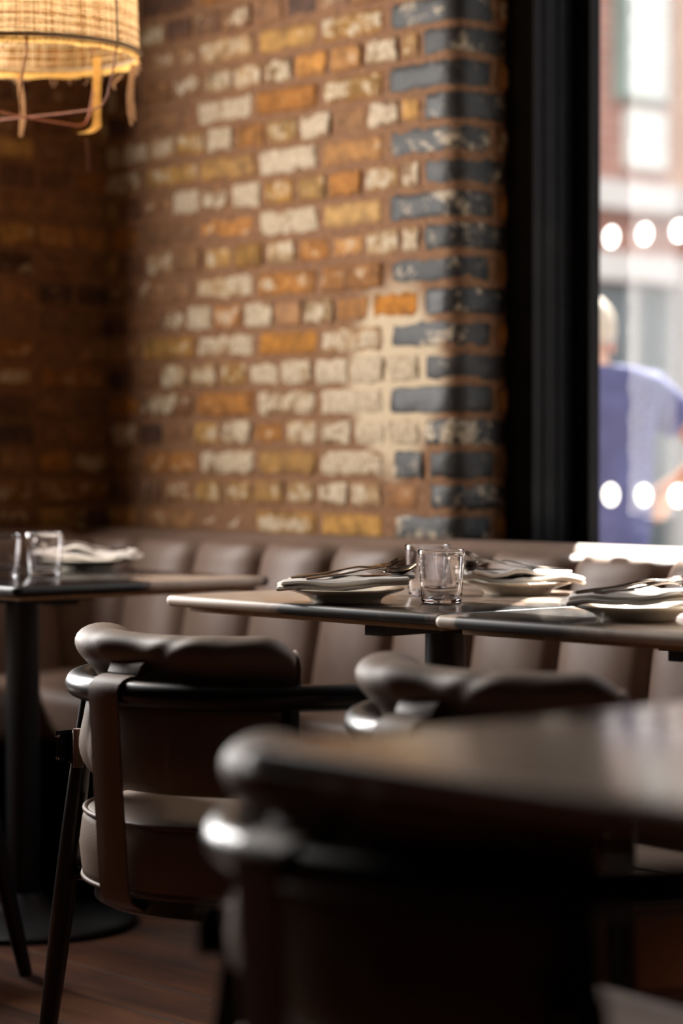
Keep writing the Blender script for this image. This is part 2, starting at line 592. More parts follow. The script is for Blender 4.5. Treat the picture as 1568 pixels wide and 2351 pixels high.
OCHRE = srgb(112, 72, 36)
class BrickMesh:
    def __init__(s):
        s.mb = MB(); s.col = []; s.wash = []; s.rough = []
    def brick(s, s0, s1, z0, z1, P, code, r, proud=0.007):
        c = r.choice(PAL[code])
        j = r.uniform(0.80, 1.0)
        col = srgb(*[min(255, x * j) for x in c])
        wv = r.uniform(*WASH[code])
        rough = r.uniform(0.48, 0.62) if code == 'q' else r.uniform(0.75, 0.95)
        nu = max(4, int((s1 - s0) / 0.02) + 2)
        nz = 5
        seed = r.uniform(0, 100)
        tilt = r.uniform(-0.003, 0.003)
        def edge(t, n):      # squeeze samples to the arris
            return t
        us = [0, .04] + [i / (nu - 1) * .88 + .06 for i in range(nu)] + [.96, 1.0]
        zs = [0, .08, .3, .5, .7, .92, 1.0]
        o = len(s.mb.v)
        for i, a in enumerate(us):
            for k, b in enumerate(zs):
                e = 0.0 if (i in (0, len(us) - 1) or k in (0, len(zs) - 1)) else 1.0
                jit = 0.0065
                cr = 0.007 * (1 if (i in (0, len(us) - 1) and k in (0, len(zs) - 1)) else (.35 if (i in (0, 1, len(us) - 1, len(us) - 2) and k in (0, 1, len(zs) - 2, len(zs) - 1)) else 0))
                n1 = noise.noise(Vector((a * 5 * (s1 - s0) / .11, b * 2.2, seed)))
                n2 = noise.noise(Vector((a * 5 * (s1 - s0) / .11, b * 2.2, seed + 37)))
                ss = s0 + (s1 - s0) * a + n1 * jit + (cr if i < len(us) / 2 else -cr) * (1 if s1 > s0 else -1)
                zz = z0 + (z1 - z0) * b + n2 * jit + (cr if k < len(zs) / 2 else -cr) * .7 + .006 * noise.noise(Vector((ss * 1.6, z0 * 2.3, 4.4)))
                off = -0.004 if e == 0 else proud + tilt + 0.0025 * noise.noise(Vector((a * 9, b * 4, seed + 9)))
                if e and (i in (1, len(us) - 2) or k in (1, len(zs) - 2)):
                    off -= 0.0025
                x, y = P(ss, off)
                s.mb.v.append((x, y, zz))
                ring = 1.0 if (i <= 1 or i >= len(us) - 2 or k <= 1 or k >= len(zs) - 2) else 0.0
                q_ = 0.55 * ring if code != 'q' else 0.0
                s.col.append(tuple(col[t] * (1 - q_) + OCHRE[t] * q_ for t in range(3)) + (1,))
                s.wash.append(wv - ring * (0.30 if code in 'wyob' else 0.05) + 0.22 * noise.noise(Vector((a * 3, b * 2, seed + 60))))
                s.rough.append(rough)
        n = len(zs)
        for i in range(len(us) - 1):
            for k in range(n - 1):
                q = o + i * n + k
                s.mb.f.append((q, q + n, q + n + 1, q + 1)); s.mb.mi.append(0)
    def finish(s, name, extra=None):
        nb = len(s.mb.v)
        if extra:
            extra(s.mb)
        k = len(s.mb.v) - nb
        s.col += [(0.3, 0.2, 0.12, 1)] * k; s.wash += [0.0] * k; s.rough += [0.9] * k
        o = s.mb.build(name, [M['brick'], M['mortar']], smooth=40)
        me = o.data
        a = me.attributes.new('brick_col', 'FLOAT_COLOR', 'POINT')
        a.data.foreach_set('color', [c for q in s.col for c in q])
        a = me.attributes.new('brick_wash', 'FLOAT', 'POINT'); a.data.foreach_set('value', s.wash)
        a = me.attributes.new('brick_rough', 'FLOAT', 'POINT'); a.data.foreach_set('value', s.rough)
        return o

J = 0.0092
bm_ = BrickMesh()
k0, k1 = -11, 32
s_edge = S_FLAT + S_ARC + S_RET
for k in range(k0, k1):
    r = random.Random(100 + k)
    zc = Z0 + COURSE * k
    z0, z1 = zc - COURSE / 2 + J / 2, zc + COURSE / 2 - J / 2
    sq = S_of_x(-4.121 if k % 2 == 0 else -4.005)
    if k in (1, 2): sq -= 0.0
    # dark quoin
    end = s_edge - (0.048 if k % 2 == 0 else 0.004) + r.uniform(-.004, .004)
    if k == 2:
        bm_.brick(sq + .02, sq + .125, z0, z1, path, 'q', r)
        bm_.brick(sq + .137, end + .01, z0, z1, path, 'q', r)
    else:
        bm_.brick(sq + r.uniform(-.004, .006) + (0.02 if k in (0, 1) else 0), end, z0, z1, path, 'q', r, 0.004)
    if k % 2 == 0:
        bm_.brick(end + J, s_edge + .02, z0, z1, path, r.choice('obo'), r)
    # the rest of the course
    pitch = 0.236 if k % 2 == 0 else 0.1185
    row = ROWS.get(k, '')
    s1_ = sq - J
    i = 0
    if k == 7:        # one longer orange brick beside the quoin
        pass
    while s1_ > -0.02:
        p = pitch + r.uniform(-0.009, 0.009)
        if k == 7 and i == 0: p = 0.17
        if k % 2 == 1 and i == 0 and k in (9, 11, 13, 15): p = 0.065
        s0_ = s1_ - (p - J)
        code = row[i] if i < len(row) else r.choice('oybdbdbw')
        if s0_ < -0.03:
            s0_ = -0.02
        bm_.brick(s0_, s1_, z0, z1, path, code, r, 0.004 + r.uniform(-.0015, .002))
        s1_ = s0_ - J
        i += 1

def back_extra(mb):
    # mortar body following the same path, then the solid wall below, above and right of the window
    n = 14
    prof = [(LEFT_X, WALL_Y)] + [path(S_FLAT + S_ARC * i / n, 0) for i in range(n + 1)] + [(CORNER, 4.2), (LEFT_X - .3, 4.2), (LEFT_X - .3, WALL_Y)]
    mb.loft([[(x, y, 0) for x, y in prof], [(x, y, CEIL) for x, y in prof]], mi=1)
    mb.box(CORNER, WIN_R, WALL_Y, 4.2, 0, 0.74, 1)
    mb.box(CORNER, WIN_R, WALL_Y, 4.2, 2.78, CEIL, 1)
    mb.box(WIN_R, ROOM_R + .1, WALL_Y, 4.2, 0, CEIL, 1)
struct(bm_.finish('wall_back', back_extra), 'old yellow and brown brick wall with a dark rounded quoin')

# left wall: brick return beyond the side window
bm2 = BrickMesh()
def lpath(s, off):      # s measured from the corner towards the room
    return (LEFT_X + off, WALL_Y - s)
SIDE_Y1, SIDE_Y0 = 2.75, 2.05
for k in range(k0, k1):
    r = random.Random(700 + k)
    zc = Z0 + COURSE * k
    z0, z1 = zc - COURSE / 2 + J / 2, zc + COURSE / 2 - J / 2
    pitch = 0.1185 if k % 2 == 0 else 0.236
    s = 0.0
    lim = WALL_Y - SIDE_Y1
    while s < lim - 0.02:
        e = min(s + pitch + r.uniform(-.008, .008) - J, lim)
        bm2.brick(e, s, z0, z1, lpath, r.choice('oybdbdbo'), r)
        s = e + J
def left_extra(mb):
    X0 = LEFT_X - .3
    mb.box(X0, LEFT_X, SIDE_Y1, WALL_Y, 0, CEIL, 1)
    mb.box(X0, LEFT_X, SIDE_Y0, SIDE_Y1, 0, 0.75, 1)
    mb.box(X0, LEFT_X, SIDE_Y0, SIDE_Y1, 2.95, CEIL, 1)
    mb.box(X0, LEFT_X, ROOM_F, SIDE_Y0, 0, CEIL, 1)
struct(bm2.finish('wall_left', left_extra), 'shadowed brick side wall')

# side window joinery
w2 = thing('window_2', None, None, (LEFT_X - 0.12, (SIDE_Y0 + SIDE_Y1) / 2, 0.75)); struct(w2)
m = MB()
hw = (SIDE_Y1 - SIDE_Y0) / 2
for (a, b, c, d) in ((-hw, -hw + .04, 0, 2.2), (hw - .04, hw, 0, 2.2), (-hw, hw, 0, .04), (-hw, hw, 2.16, 2.2)):
    m.box(-.03, .03, a, b, c, d)
m.build('window_frame', M['frame_paint'], w2, smooth=0)

# street window: black steel and timber frame
w1 = thing('window_1', 'tall street window in a black frame with rows of white dots', None, (-3.75, 4.05, 0.74)); struct(w1)
X, Y, Z = w1.location
def wbox(mb, x0, x1, y0, y1, z0, z1, bev=0):
    mb.box(x0 - X, x1 - X, y0 - Y, y1 - Y, z0 - Z, z1 - Z, 0, bev)
m = MB()
wbox(m, -3.91, -3.806, 3.952, 4.13, 0.74, 2.78)
wbox(m, -3.806, -3.757, 4.085, 4.12, 0.74, 2.78)
for xx in (-3.797, -3.783):
    wbox(m, xx, xx + .005, 4.080, 4.09, 0.74, 2.78)
for zz in (3.985, 4.03, 4.062):
    wbox(m, -3.807, -3.802, zz, zz + .006, 0.74, 2.78)
wbox(m, WIN_R - .10, WIN_R, 3.96, 4.13, 0.74, 2.78)
wbox(m, -3.757, WIN_R - .1, 4.06, 4.13, 2.68, 2.78)
wbox(m, -3.757, WIN_R - .1, 4.06, 4.13, 0.74, 0.80)
m.build('window_frame', M['frame_paint'], w1, smooth=0)
m = MB(); wbox(m, -3.80, WIN_R - .02, WALL_Y + .002, 4.05, 0.715, 0.745)
m.build('window_sill', M['frame_paint'], w1, smooth=0)
m = MB(); wbox(m, -3.757, WIN_R - .1, 4.100, 4.106, 0.80, 2.68)
m.build('glass_pane', M['pane'], w1, smooth=0)
dot = MB(); dot.lathe([(0.001, 0.0), (0.0285, 0.0), (0.0285, 0.0006), (0.001, 0.0006)], 40)
dot0 = None
for zi, z in enumerate((1.495, 0.916)):
    for i in range(18):
        x = -3.703 + 0.0985 * i
        if dot0 is None:
            dot0 = dot.build('window_dot', M['dot_film'], w1); o = dot0
        else:
            o = dot0.copy(); COL.objects.link(o); o.parent = w1
        o.location = (x - X, 4.0985 - Y, z - Z)
        o.rotation_euler = (radians(90), 0, 0)
# ragged outer edge of the brickwork seen past the frame
m = MB()
for i in range(150):
    z = 0.7 + i * 0.0145
    rr = 0.0045 + rng.random() * 0.004
    cx, cyy = -3.868 + rng.uniform(-.003, .002), 4.2
    m.add([(cx + rr * x, cyy + rr * y * .6, z + 0.009 * zz) for x, y, zz in ((0, 0, -1), (1, 0, 0), (0, 1, 0), (-1, 0, 0), (0, -1, 0), (0, 0, 1))],
          [(0, 2, 1), (0, 3, 2), (0, 4, 3), (0, 1, 4), (5, 1, 2), (5, 2, 3), (5, 3, 4), (5, 4, 1)])
m.box(-3.93, -3.870, 4.13, 4.2, 0.6, 2.8)
struct(m.build('trim_1', M['pink_stone'], smooth=0), 'ragged mortar edge outside the window')

# ---------------------------------------------------------------- banquette
bq = thing('banquette', 'long taupe leather banquette with vertical channels along the brick wall', 'banquette', (LEFT_X + 0.026, WALL_Y - 0.017, 0))
BX = LEFT_X + 0.026
PITCH = 0.247
X_OFF = -4.637 - BX          # one seam falls here
def back_mesh(L, off):
    mb = MB()
    nseg = 14
    n_ch = int(L / PITCH) + 2
    xs = []
    x = off % PITCH - PITCH
    while x < L:
        for i in range(nseg):
            xx = x + PITCH * i / nseg
            if 0 < xx < L: xs.append((xx, i / nseg))
        x += PITCH
    xs = [(0.0, ((0 - off) / PITCH) % 1.0)] + xs + [(L, ((L - off) / PITCH) % 1.0)]
    # profile: (depth from wall towards the room, height, puff weight)
    prof = []
    for i in range(16):
        t = i / 15
        prof.append((0.215 - 0.065 * t, 0.40 + 0.355 * t, 1.0))
    for i in range(1, 9):
        a = radians(90 * i / 8)
        prof.append((0.105 + 0.045 * cos(a), 0.755 + 0.045 * sin(a), cos(a) ** .5 if i < 8 else 0))
    for d, z, w in ((0.09, .803, 0), (0.078, .812, 0), (0.06, .818, 0), (0.02, .820, 0), (-0.0, .818, 0), (-0.0, .40, 0)):
        prof.append((d, z, w))
    rings = []
    for (xx, f) in xs:
        ring = []
        e = min(f, 1 - f) * 2           # 0 at the seam, 1 mid-channel
        puff = 0.034 * (1 - (1 - e) ** 2.6) - 0.018 * max(0, 1 - e * 7)
        for (d, z, w) in prof:
            sx = 0.0
            if z > 0.6:                 # the seams lean over as they reach the top
                sx = 0.02 * ((z - 0.6) / .2) ** 2
            wr = 0.003 * noise.noise(Vector((xx * 7, z * 9, 3.1))) * w
            ring.append((xx + sx * w, -(d + (puff + wr) * w), z + 0.010 * w * (e > .2) * (z > .78)))
        rings.append(ring)
    mb.loft(rings, closed=True, caps=True)
    return mb
back_mesh(4.1, X_OFF).build('backrest', M['banquette'], bq, smooth=50)
def seat_bar(L, y0, y1, z0, z1, r=0.045):
    mb = MB()
    prof = []
    for (cyy, cz, a0) in ((y0 + r, z1 - r, 180), (y1 - r, z1 - r, 90), (y1 - r, z0 + r, 0), (y0 + r, z0 + r, 270)):
        for i in range(7):
            a = radians(a0 - 90 * i / 6)
            prof.append((cyy + r * cos(a), cz + r * sin(a)))
    n = 60
    rings = []
    for i in range(n + 1):
        x = L * i / n
        rings.append([(x, y, z + 0.006 * sin(pi * min(1, max(0, (y - y0) / (y1 - y0)))) * (z > z0 + .06)) for y, z in prof])
    mb.loft(rings)
    return mb
seat_bar(4.1, -0.60, -0.17, 0.345, 0.478).build('seat_cushion', M['banquette'], bq, smooth=50)
m = MB(); m.box(0, 4.1, -0.52, -0.01, 0.0, 0.345)
m.build('base', M['black_wood'], bq, smooth=0)
# short arm of the banquette along the side wall
arm = back_mesh(1.2, 0.1)
arm.v = [(-y + 0.0, -(x) - 0.20, z) for (x, y, z) in arm.v]
arm.v = [(x, y + 0.02, z) for (x, y, z) in arm.v]
arm.f = [tuple(reversed(f)) for f in arm.f]
arm.build('side_backrest', M['banquette'], bq, smooth=50)
m = seat_bar(0.75, -0.55, -0.17, 0.345, 0.478)
m.v = [(-y, -(x) - 0.605, z) for (x, y, z) in m.v]
m.f = [tuple(reversed(f)) for f in m.f]
m.build('side_seat_cushion', M['banquette'], bq, smooth=50)
m = MB(); m.box(0, 0.48, -1.33, -0.53, 0.0, 0.343)
m.build('side_base', M['black_wood'], bq, smooth=0)

# ---------------------------------------------------------------- tables
def make_table(x0, x1, y0, y1, ztop, mat, label, colx=None, group=None, base=True, base_r=0.24):
    cx = colx if colx is not None else (x0 + x1) / 2
    cyy = (y0 + y1) / 2
    t = thing('dining_table', label, 'table', (cx, cyy, 0))
    th = 0.020
    a0, a1, b0, b1 = x0 - cx, x1 - cx, y0 - cyy, y1 - cyy
    mb = MB()
    R = 0.018
    rings = []
    r = th / 2
    for i in range(9):
        a = radians(-90 + 180 * i / 8)
        ins = r * (1 - cos(a)) * 0.9
        z = ztop - r + r * sin(a)
        ring = []
        for (qx, qy, aa) in ((a1 - R, b1 - R, 0), (a0 + R, b1 - R, 90), (a0 + R, b0 + R, 180), (a1 - R, b0 + R, 270)):
            for kk in range(6):
                an = radians(aa + 90 * kk / 5)
                ring.append((qx + (R - ins) * cos(an), qy + (R - ins) * sin(an), z))
        rings.append(ring)
    mb.loft(rings)
    mb.build('table_top', mat, t, smooth=60)
    mb = MB(); mb.box(a0 + .035, a1 - .035, b0 + .035, b1 - .035, ztop - th - .010, ztop - th + .001)
    mb.build('underboard', M['substrate'], t, smooth=0)
    mb = MB()
    mb.box(-.20, .20, -.20, .20, ztop - th - .018, ztop - th - .009)
    mb.box(-.17, .17, -.025, .025, ztop - th - .040, ztop - th - .018)
    mb.box(-.025, .025, -.17, .17, ztop - th - .040, ztop - th - .018)
    mb.build('mounting_plate', M['black_metal'], t, smooth=0)
    mb = MB(); mb.lathe([(.036, .02), (.036, ztop - th - .03)], 32)
    mb.build('column', M['black_metal'], t)
    mb = MB(); mb.lathe([(0.001, 0.0), (base_r, 0.0), (base_r, .012), (base_r - .012, .02), (.10, .032), (.06, .05), (.04, .07), (0.001, .07)], 64)
    mb.build('base', M['black_metal'], t, smooth=30)
    return t
make_table(-3.505, -2.777, 2.680, 3.335, 0.752, M['marble_a'], 'marble dining table with cream left edge, holding the two clear tumblers in focus', colx=-3.11)
make_table(-2.773, -2.03, 2.650, 3.32, 0.752, M['marble_b'], 'dark marble dining table butted to the right of the in-focus table')
make_table(-4.80, -3.90, 2.63, 3.27, 0.752, M['marble_c'], 'black marble dining table at far left under the woven lamp', colx=-4.35)
make_table(-1.54, -0.62, 1.256, 1.93, 0.765, M['marble_d'], 'blurred brown marble table in the right foreground', colx=-0.9)

# ---------------------------------------------------------------- chairs
RAIL_R, RAIL_Z = 0.30, 0.643
def arc(th, r, z):
    """th in degrees from the rear (-Y), positive to the chair's left (-X)"""
    a = radians(th)
    return Vector((-r * sin(a), -r * cos(a), z))

def seat_outline(r, n=72):
    """rounded back, straight sides, rounded front; r = half width"""
    pts = []
    for i in range(37):
        pts.append(Vector((-r * sin(radians(90 - 5 * i)), -r * cos(radians(90 - 5 * i)))))
    # pts go from left side (th=90) round the back to right side (th=-90)
    yf = 0.20 * r / 0.295
    rc = 0.09
    for i in range(7):
        a = radians(0 + 90 * i / 6)
        pts.append(Vector((r - rc + rc * cos(a), yf - rc + rc * sin(a))))
    for i in range(7):
        a = radians(90 + 90 * i / 6)
        pts.append(Vector((-r + rc + rc * cos(a), yf - rc + rc * sin(a))))
    return pts

def make_chair(label):
    c = thing('armchair', label, 'chair')
    # bent rail with arms
    pts = [arc(-90, RAIL_R, 0) + Vector((0, .19 - .19 * i / 6, 0)) for i in range(6)]
    pts += [arc(-90 + 5 * i, RAIL_R, 0) for i in range(37)]
    pts += [arc(90, RAIL_R, 0) + Vector((0, .19 * i / 6, 0)) for i in range(1, 7)]
    pts = [Vector((p.x, p.y, RAIL_Z)) for p in pts]
    N = len(pts)
    rad = []
    for i in range(N):
        e = min(i, N - 1 - i)
        rad.append(0.0205 if e > 1 else (0.019 if e == 1 else 0.012))
    m = MB(); m.tube(pts, rad, 20)
    m.build('rail', M['black_wood'], c, smooth=70)
    # legs
    def leg(top, foot):
        m = MB()
        top, foot = Vector(top), Vector(foot)
        n = 12
        P = [top.lerp(foot, i / n) for i in range(n + 1)]
        R = [0.0125 + 0.0065 * sin(pi * min(1, (i / n) * .9 + .05)) for i in range(n + 1)]
        m.tube(P, R, 16)
        m.build('leg', M['black_wood'], c, smooth=60)
    for sgn in (1, -1):
        leg(arc(57 * sgn, 0.299, RAIL_Z - .005), arc(57 * sgn, 0.385, 0.0))
        leg((sgn * .30, .13, RAIL_Z - .005), (sgn * .355, .26, 0.0))
    # seat cushion
    m = MB()
    prof = [(-.012, .336), (-.002, .340), (.0, .352), (.004, .39), (-.001, .43), (-.006, .442), (-.014, .446), (-.05, .453), (-.12, .461), (-.20, .465), (-.28, .467)]
    rings = []
    for ins, z in prof:
        rings.append([(p.x, p.y, z) for p in seat_outline(0.295 + ins)])
    m.loft(rings)
    m.build('seat', M['leather'], c, smooth=60)
    for r_, z_ in ((0.290, .4435), (0.293, .3385)):
        m = MB(); m.tube([(p.x, p.y, z_) for p in seat_outline(r_)], 0.0042, 8, closed=True)
        m.build('seat_piping', M['leather_seam'], c, smooth=70)
    m = MB()
    m.loft([[(p.x, p.y, z) for p in seat_outline(r_)] for r_, z in ((.265, .300), (.275, .305), (.275, .336))])
    for sgn in (1, -1):
        m.tube([arc(57 * sgn, .255, .318), arc(57 * sgn, .338, .318)], .011, 10)
        m.tube([(sgn * .24, .12, .318), (sgn * .325, .185, .318)], .011, 10)
    m.build('seat_frame', M['black_wood'], c, smooth=40)
    # backrest cushion: wraps the inside of the rail and rolls over it
    NT_, TH = 84, 58
    loop = [  # (radius, height) outer face bottom -> over the top -> inner face
        (.256, .487), (.272, .491), (.287, .505), (.296, .530), (.296, .555), (.292, .585), (.290, .605), (.289, .622), (.284, .638), (.272, .650), (.266, .662),
        (.270, .674), (.284, .688), (.298, .702), (.305, .717), (.302, .732), (.288, .743), (.264, .747), (.240, .744), (.220, .733),
        (.207, .712), (.203, .690), (.204, .655), (.209, .610), (.214, .560), (.219, .520), (.230, .497), (.242, .488)]
    loop = [(r, z - .013 * max(0, min(1, (z - .55) / .08))) for r, z in loop]
    mid = (.245, .60)
    rings = []
    def ring_at(th, sc):
        f = th / TH
        # the strap pinches the roll in the middle, the ends puff out again
        pinch = math.exp(-((th + 4) / 15.0) ** 2)
        endp = max(0, abs(f) - .55) / .45
        out = []
        for i, (r, z) in enumerate(loop):
            top = max(0, min(1, (z - .647) / .05))
            rr, zz = r, z
            if top > 0:
                o = 1 if r > .245 else 0.3
                rr += o * (-.032 * pinch * (1 if z < .702 else .9) + .006 * endp) * top
                zz += top * (-.003 * pinch + .002 * endp)
                # creases fanning from the strap
                for (t0, slope, wd, amp) in ((-12, -230, 3.6, .0065), (-21, -420, 4.2, .0030), (12, 200, 4.0, .003), (-50, 120, 6, .0025)):
                    tc = t0 + slope * (z - .687)
                    g = math.exp(-((th - tc) / wd) ** 2)
                    rr -= amp * g * top * (1 if r > .245 else .2)
                    zz -= amp * .22 * g * top * (z > .707)
            ed = max(0, abs(f) - .84) / .16
            zz -= .019 * ed ** 1.8 * max(0, min(1, (z - .60) / .12))
            rr += (.012 if r < .245 else -.010) * ed ** 2
            low = max(0, min(1, (.66 - z) / .10))
            if r > .245 and low > 0:
                rr += .005 * sin(th * .11 + z * 30) * low * (abs(f) > .35)
                rr -= 0.010 * pinch * low * 0
            nse = noise.noise(Vector((th * .04, z * 12, 2.2)))
            rr += .0022 * nse
            # ends of the pad close in rounded
            rr = mid[0] + (rr - mid[0]) * sc
            zz = mid[1] + (zz - mid[1]) * (1 - (1 - sc) * .28)
            out.append(arc(th, rr, zz))
        return out
    ends = [(0.0, .62), (.7, .80), (1.8, .92), (3.5, .985)]
    ths = [(-TH - 3.5 + a, s_) for a, s_ in ends]
    ths += [(-TH + 2 * TH * i / NT_, 1.0) for i in range(NT_ + 1)]
    ths += [(TH + 3.5 - a, s_) for a, s_ in reversed(ends)]
    for th, s_ in ths:
        rings.append(ring_at(th, s_))
    m = MB(); m.loft(rings)
    bk = m.build('backrest', M['leather'], c, smooth=180)
    sb = bk.modifiers.new('smooth', 'SUBSURF'); sb.levels = 1; sb.render_levels = 1
    for th in (-TH - 1.9, TH + 1.9):
        m = MB(); m.tube(ring_at(th, .965), .0032, 8, closed=True)
        m.build('backrest_piping', M['leather'], bk, smooth=180)
    # strap over the rail, down the back and under the seat
    line = [(.262, .700), (.264, .690), (.272, .683), (.286, .6800), (.300, .6795), (.313, .675), (.321, .668), (.3245, .657), (.324, .645),
            (.3215, .62), (.319, .58), (.316, .52), (.312, .46), (.309, .42), (.307, .38), (.304, .345), (.298, .325), (.285, .3165), (.250, .297)]
    line = [(r, z - .012 * max(0, min(1, (z - .46) / .12))) for r, z in line]
    m = MB()
    rings = []
    w = .036
    for i, (r, z) in enumerate(line):
        a = line[max(0, i - 1)]; b = line[min(len(line) - 1, i + 1)]
        t = Vector((b[0] - a[0], b[1] - a[1])).normalized()
        nrm = Vector((-t.y, t.x)) * -1
        ring = []
        h = .0017
        xs = [-w, -w * .66, -w * .33, 0, w * .33, w * .66, w]
        # outer side then inner side; y follows the curve of the back slightly
        for x in xs:
            yy = -(sqrt(max(0, r * r - x * x)))
            ring.append((x, yy + nrm.x * h, z - nrm.y * h))
        for x in reversed(xs):
            yy = -(sqrt(max(0, r * r - x * x)))
            ring.append((x, yy - nrm.x * h, z + nrm.y * h))
        rings.append(ring)
    m.loft(rings)
    m.build('strap', M['leather'], c, smooth=50)
    # stitched tab where the strap meets the roll
    m = MB()
    P_ = [(-.2775, .6700), (-.2850, .6715), (-.2795, .6850), (-.2700, .6905), (-.2655, .6880)]
    m.loft([[(xx, y_ * sc_ - .002, z_) for y_, z_ in P_] for xx, sc_ in ((-w - .0025, .992), (-w, .996), (w, .996), (w + .0025, .992))])
    tb = m.build('strap_tab', M['leather_seam'], c, smooth=40)
    # buckled side tabs round the rear legs
    for sgn in (1, -1):
        base = arc(60 * sgn, .3035, .528)
        m = MB()
        cc = arc(57 * sgn, .322, 0)
        rings = []
        for zz, q in ((.500, .018), (.503, .0205), (.528, .0215), (.553, .0205), (.556, .018)):
            dr = (0.528 - zz) * .16
            ctr = arc(57 * sgn, .3145 + dr, zz)
            rings.append([(ctr.x + q * cos(2 * pi * k / 20), ctr.y + q * sin(2 * pi * k / 20), zz) for k in range(20)])
        m.loft(rings)
        # free end of the strap standing off the leg
        d = arc(69 * sgn, 1, 0)
        tang = Vector((d.y, -d.x, 0)) * (1 if sgn > 0 else -1)
        P0 = arc(54 * sgn, .334, 0)
        rings = []
        for u_ in range(6):
            q = P0 + d * (.004 + .010 * (u_ / 5)) - tang * (-.019 + .028 * u_ / 5)
            rings.append([(q.x, q.y, .503), (q.x, q.y, .554), (q.x + d.x * .003, q.y + d.y * .003, .554), (q.x + d.x * .003, q.y + d.y * .003, .503)])
        m.loft(rings)
        st = m.build('side_strap', M['black_leather'], c, smooth=35)
        for zz in (.509, .545):
            q = P0 + d * .0155 - tang * .006
            m = MB(); m.lathe([(.0005, zz - .0035), (.003, zz - .002), (.0035, zz), (.003, zz + .002), (.0005, zz + .0035)], 12, 0, q.x, q.y)
            m.build('stud', M['stud'], st)
        # rolled leather loop beside it
        m = MB()
        q = arc(50.5 * sgn, .3105, 0)
        m.tube([(q.x, q.y, .497), (q.x, q.y, .560)], .0088, 16)
        m.build('leather_loop', M['leather_seam'], c)
    return c

chair = make_chair('taupe leather armchair in focus, front left, with its strap and buckled side tab')
chair.location = (-2.997, 2.50, 0)
g_ch = 'armchairs along the banquette tables'
chair['group'] = g_ch
c2 = copy_tree(chair, label='slightly blurred taupe armchair behind the foreground table, right of the in-focus chair')
c2.location = (-2.238, 2.42, 0); c2.rotation_euler = (0, 0, radians(-6))
c3 = copy_tree(chair, label='dark blurred armchair nearest the camera, tucked under the foreground marble table')
c3.location = (-1.60, 1.675, 0); c3.rotation_euler = (0, 0, radians(-7))
c0 = copy_tree(chair, label='armchair at the far left edge, only its splayed front leg showing in the dark')
c0.location = (-4.27, 2.40, 0)

# ---------------------------------------------------------------- tableware
TZ = 0.752
def make_plate(label, loc):
    m = MB()
    prof = [(0.001, 0.0), (.056, 0.0), (.060, .0005), (.061, .004), (.066, .009), (.078, .014), (.096, .0195), (.1005, .0215), (.1012, .0232), (.0995, .0242), (.094, .0228), (.076, .0175), (.066, .0125), (.058, .0085), (.001, .0080)]
    m.lathe(prof, 72)
    o = m.build('side_plate', M['china'], smooth=45)
    o.location = loc
    return tag(o, label, 'plate', 'side plates laid with napkins')

def make_tumbler(label, loc, group):
    H, R0, R1, w = .0905, .0345, .0405, .0012
    m = MB()
    def R(z): return R0 + (R1 - R0) * (z / H)
    prof = [(0.0005, .0012), (.026, .0012), (.030, .0), (R0 - .002, .0004), (R0, .003)]
    for i in range(1, 9):
        z = .003 + (H - .004) * i / 8
        prof.append((R(z), z))
    prof += [(R1 - .0003, H - .0003), (R1 - w / 2, H), (R1 - w + .0002, H - .0004)]
    for i in range(8, 0, -1):
        z = .011 + (H - .013) * i / 8
        prof.append((R(z) - w, z))
    prof += [(R(.009) - w - .003, .0082), (R(.009) - .012, .0066), (.0005, .0072)]
    m.lathe(prof, 64)
    o = m.build('tumbler', M['glass'], smooth=50)
    o.location = loc
    return tag(o, label, 'glass', group)

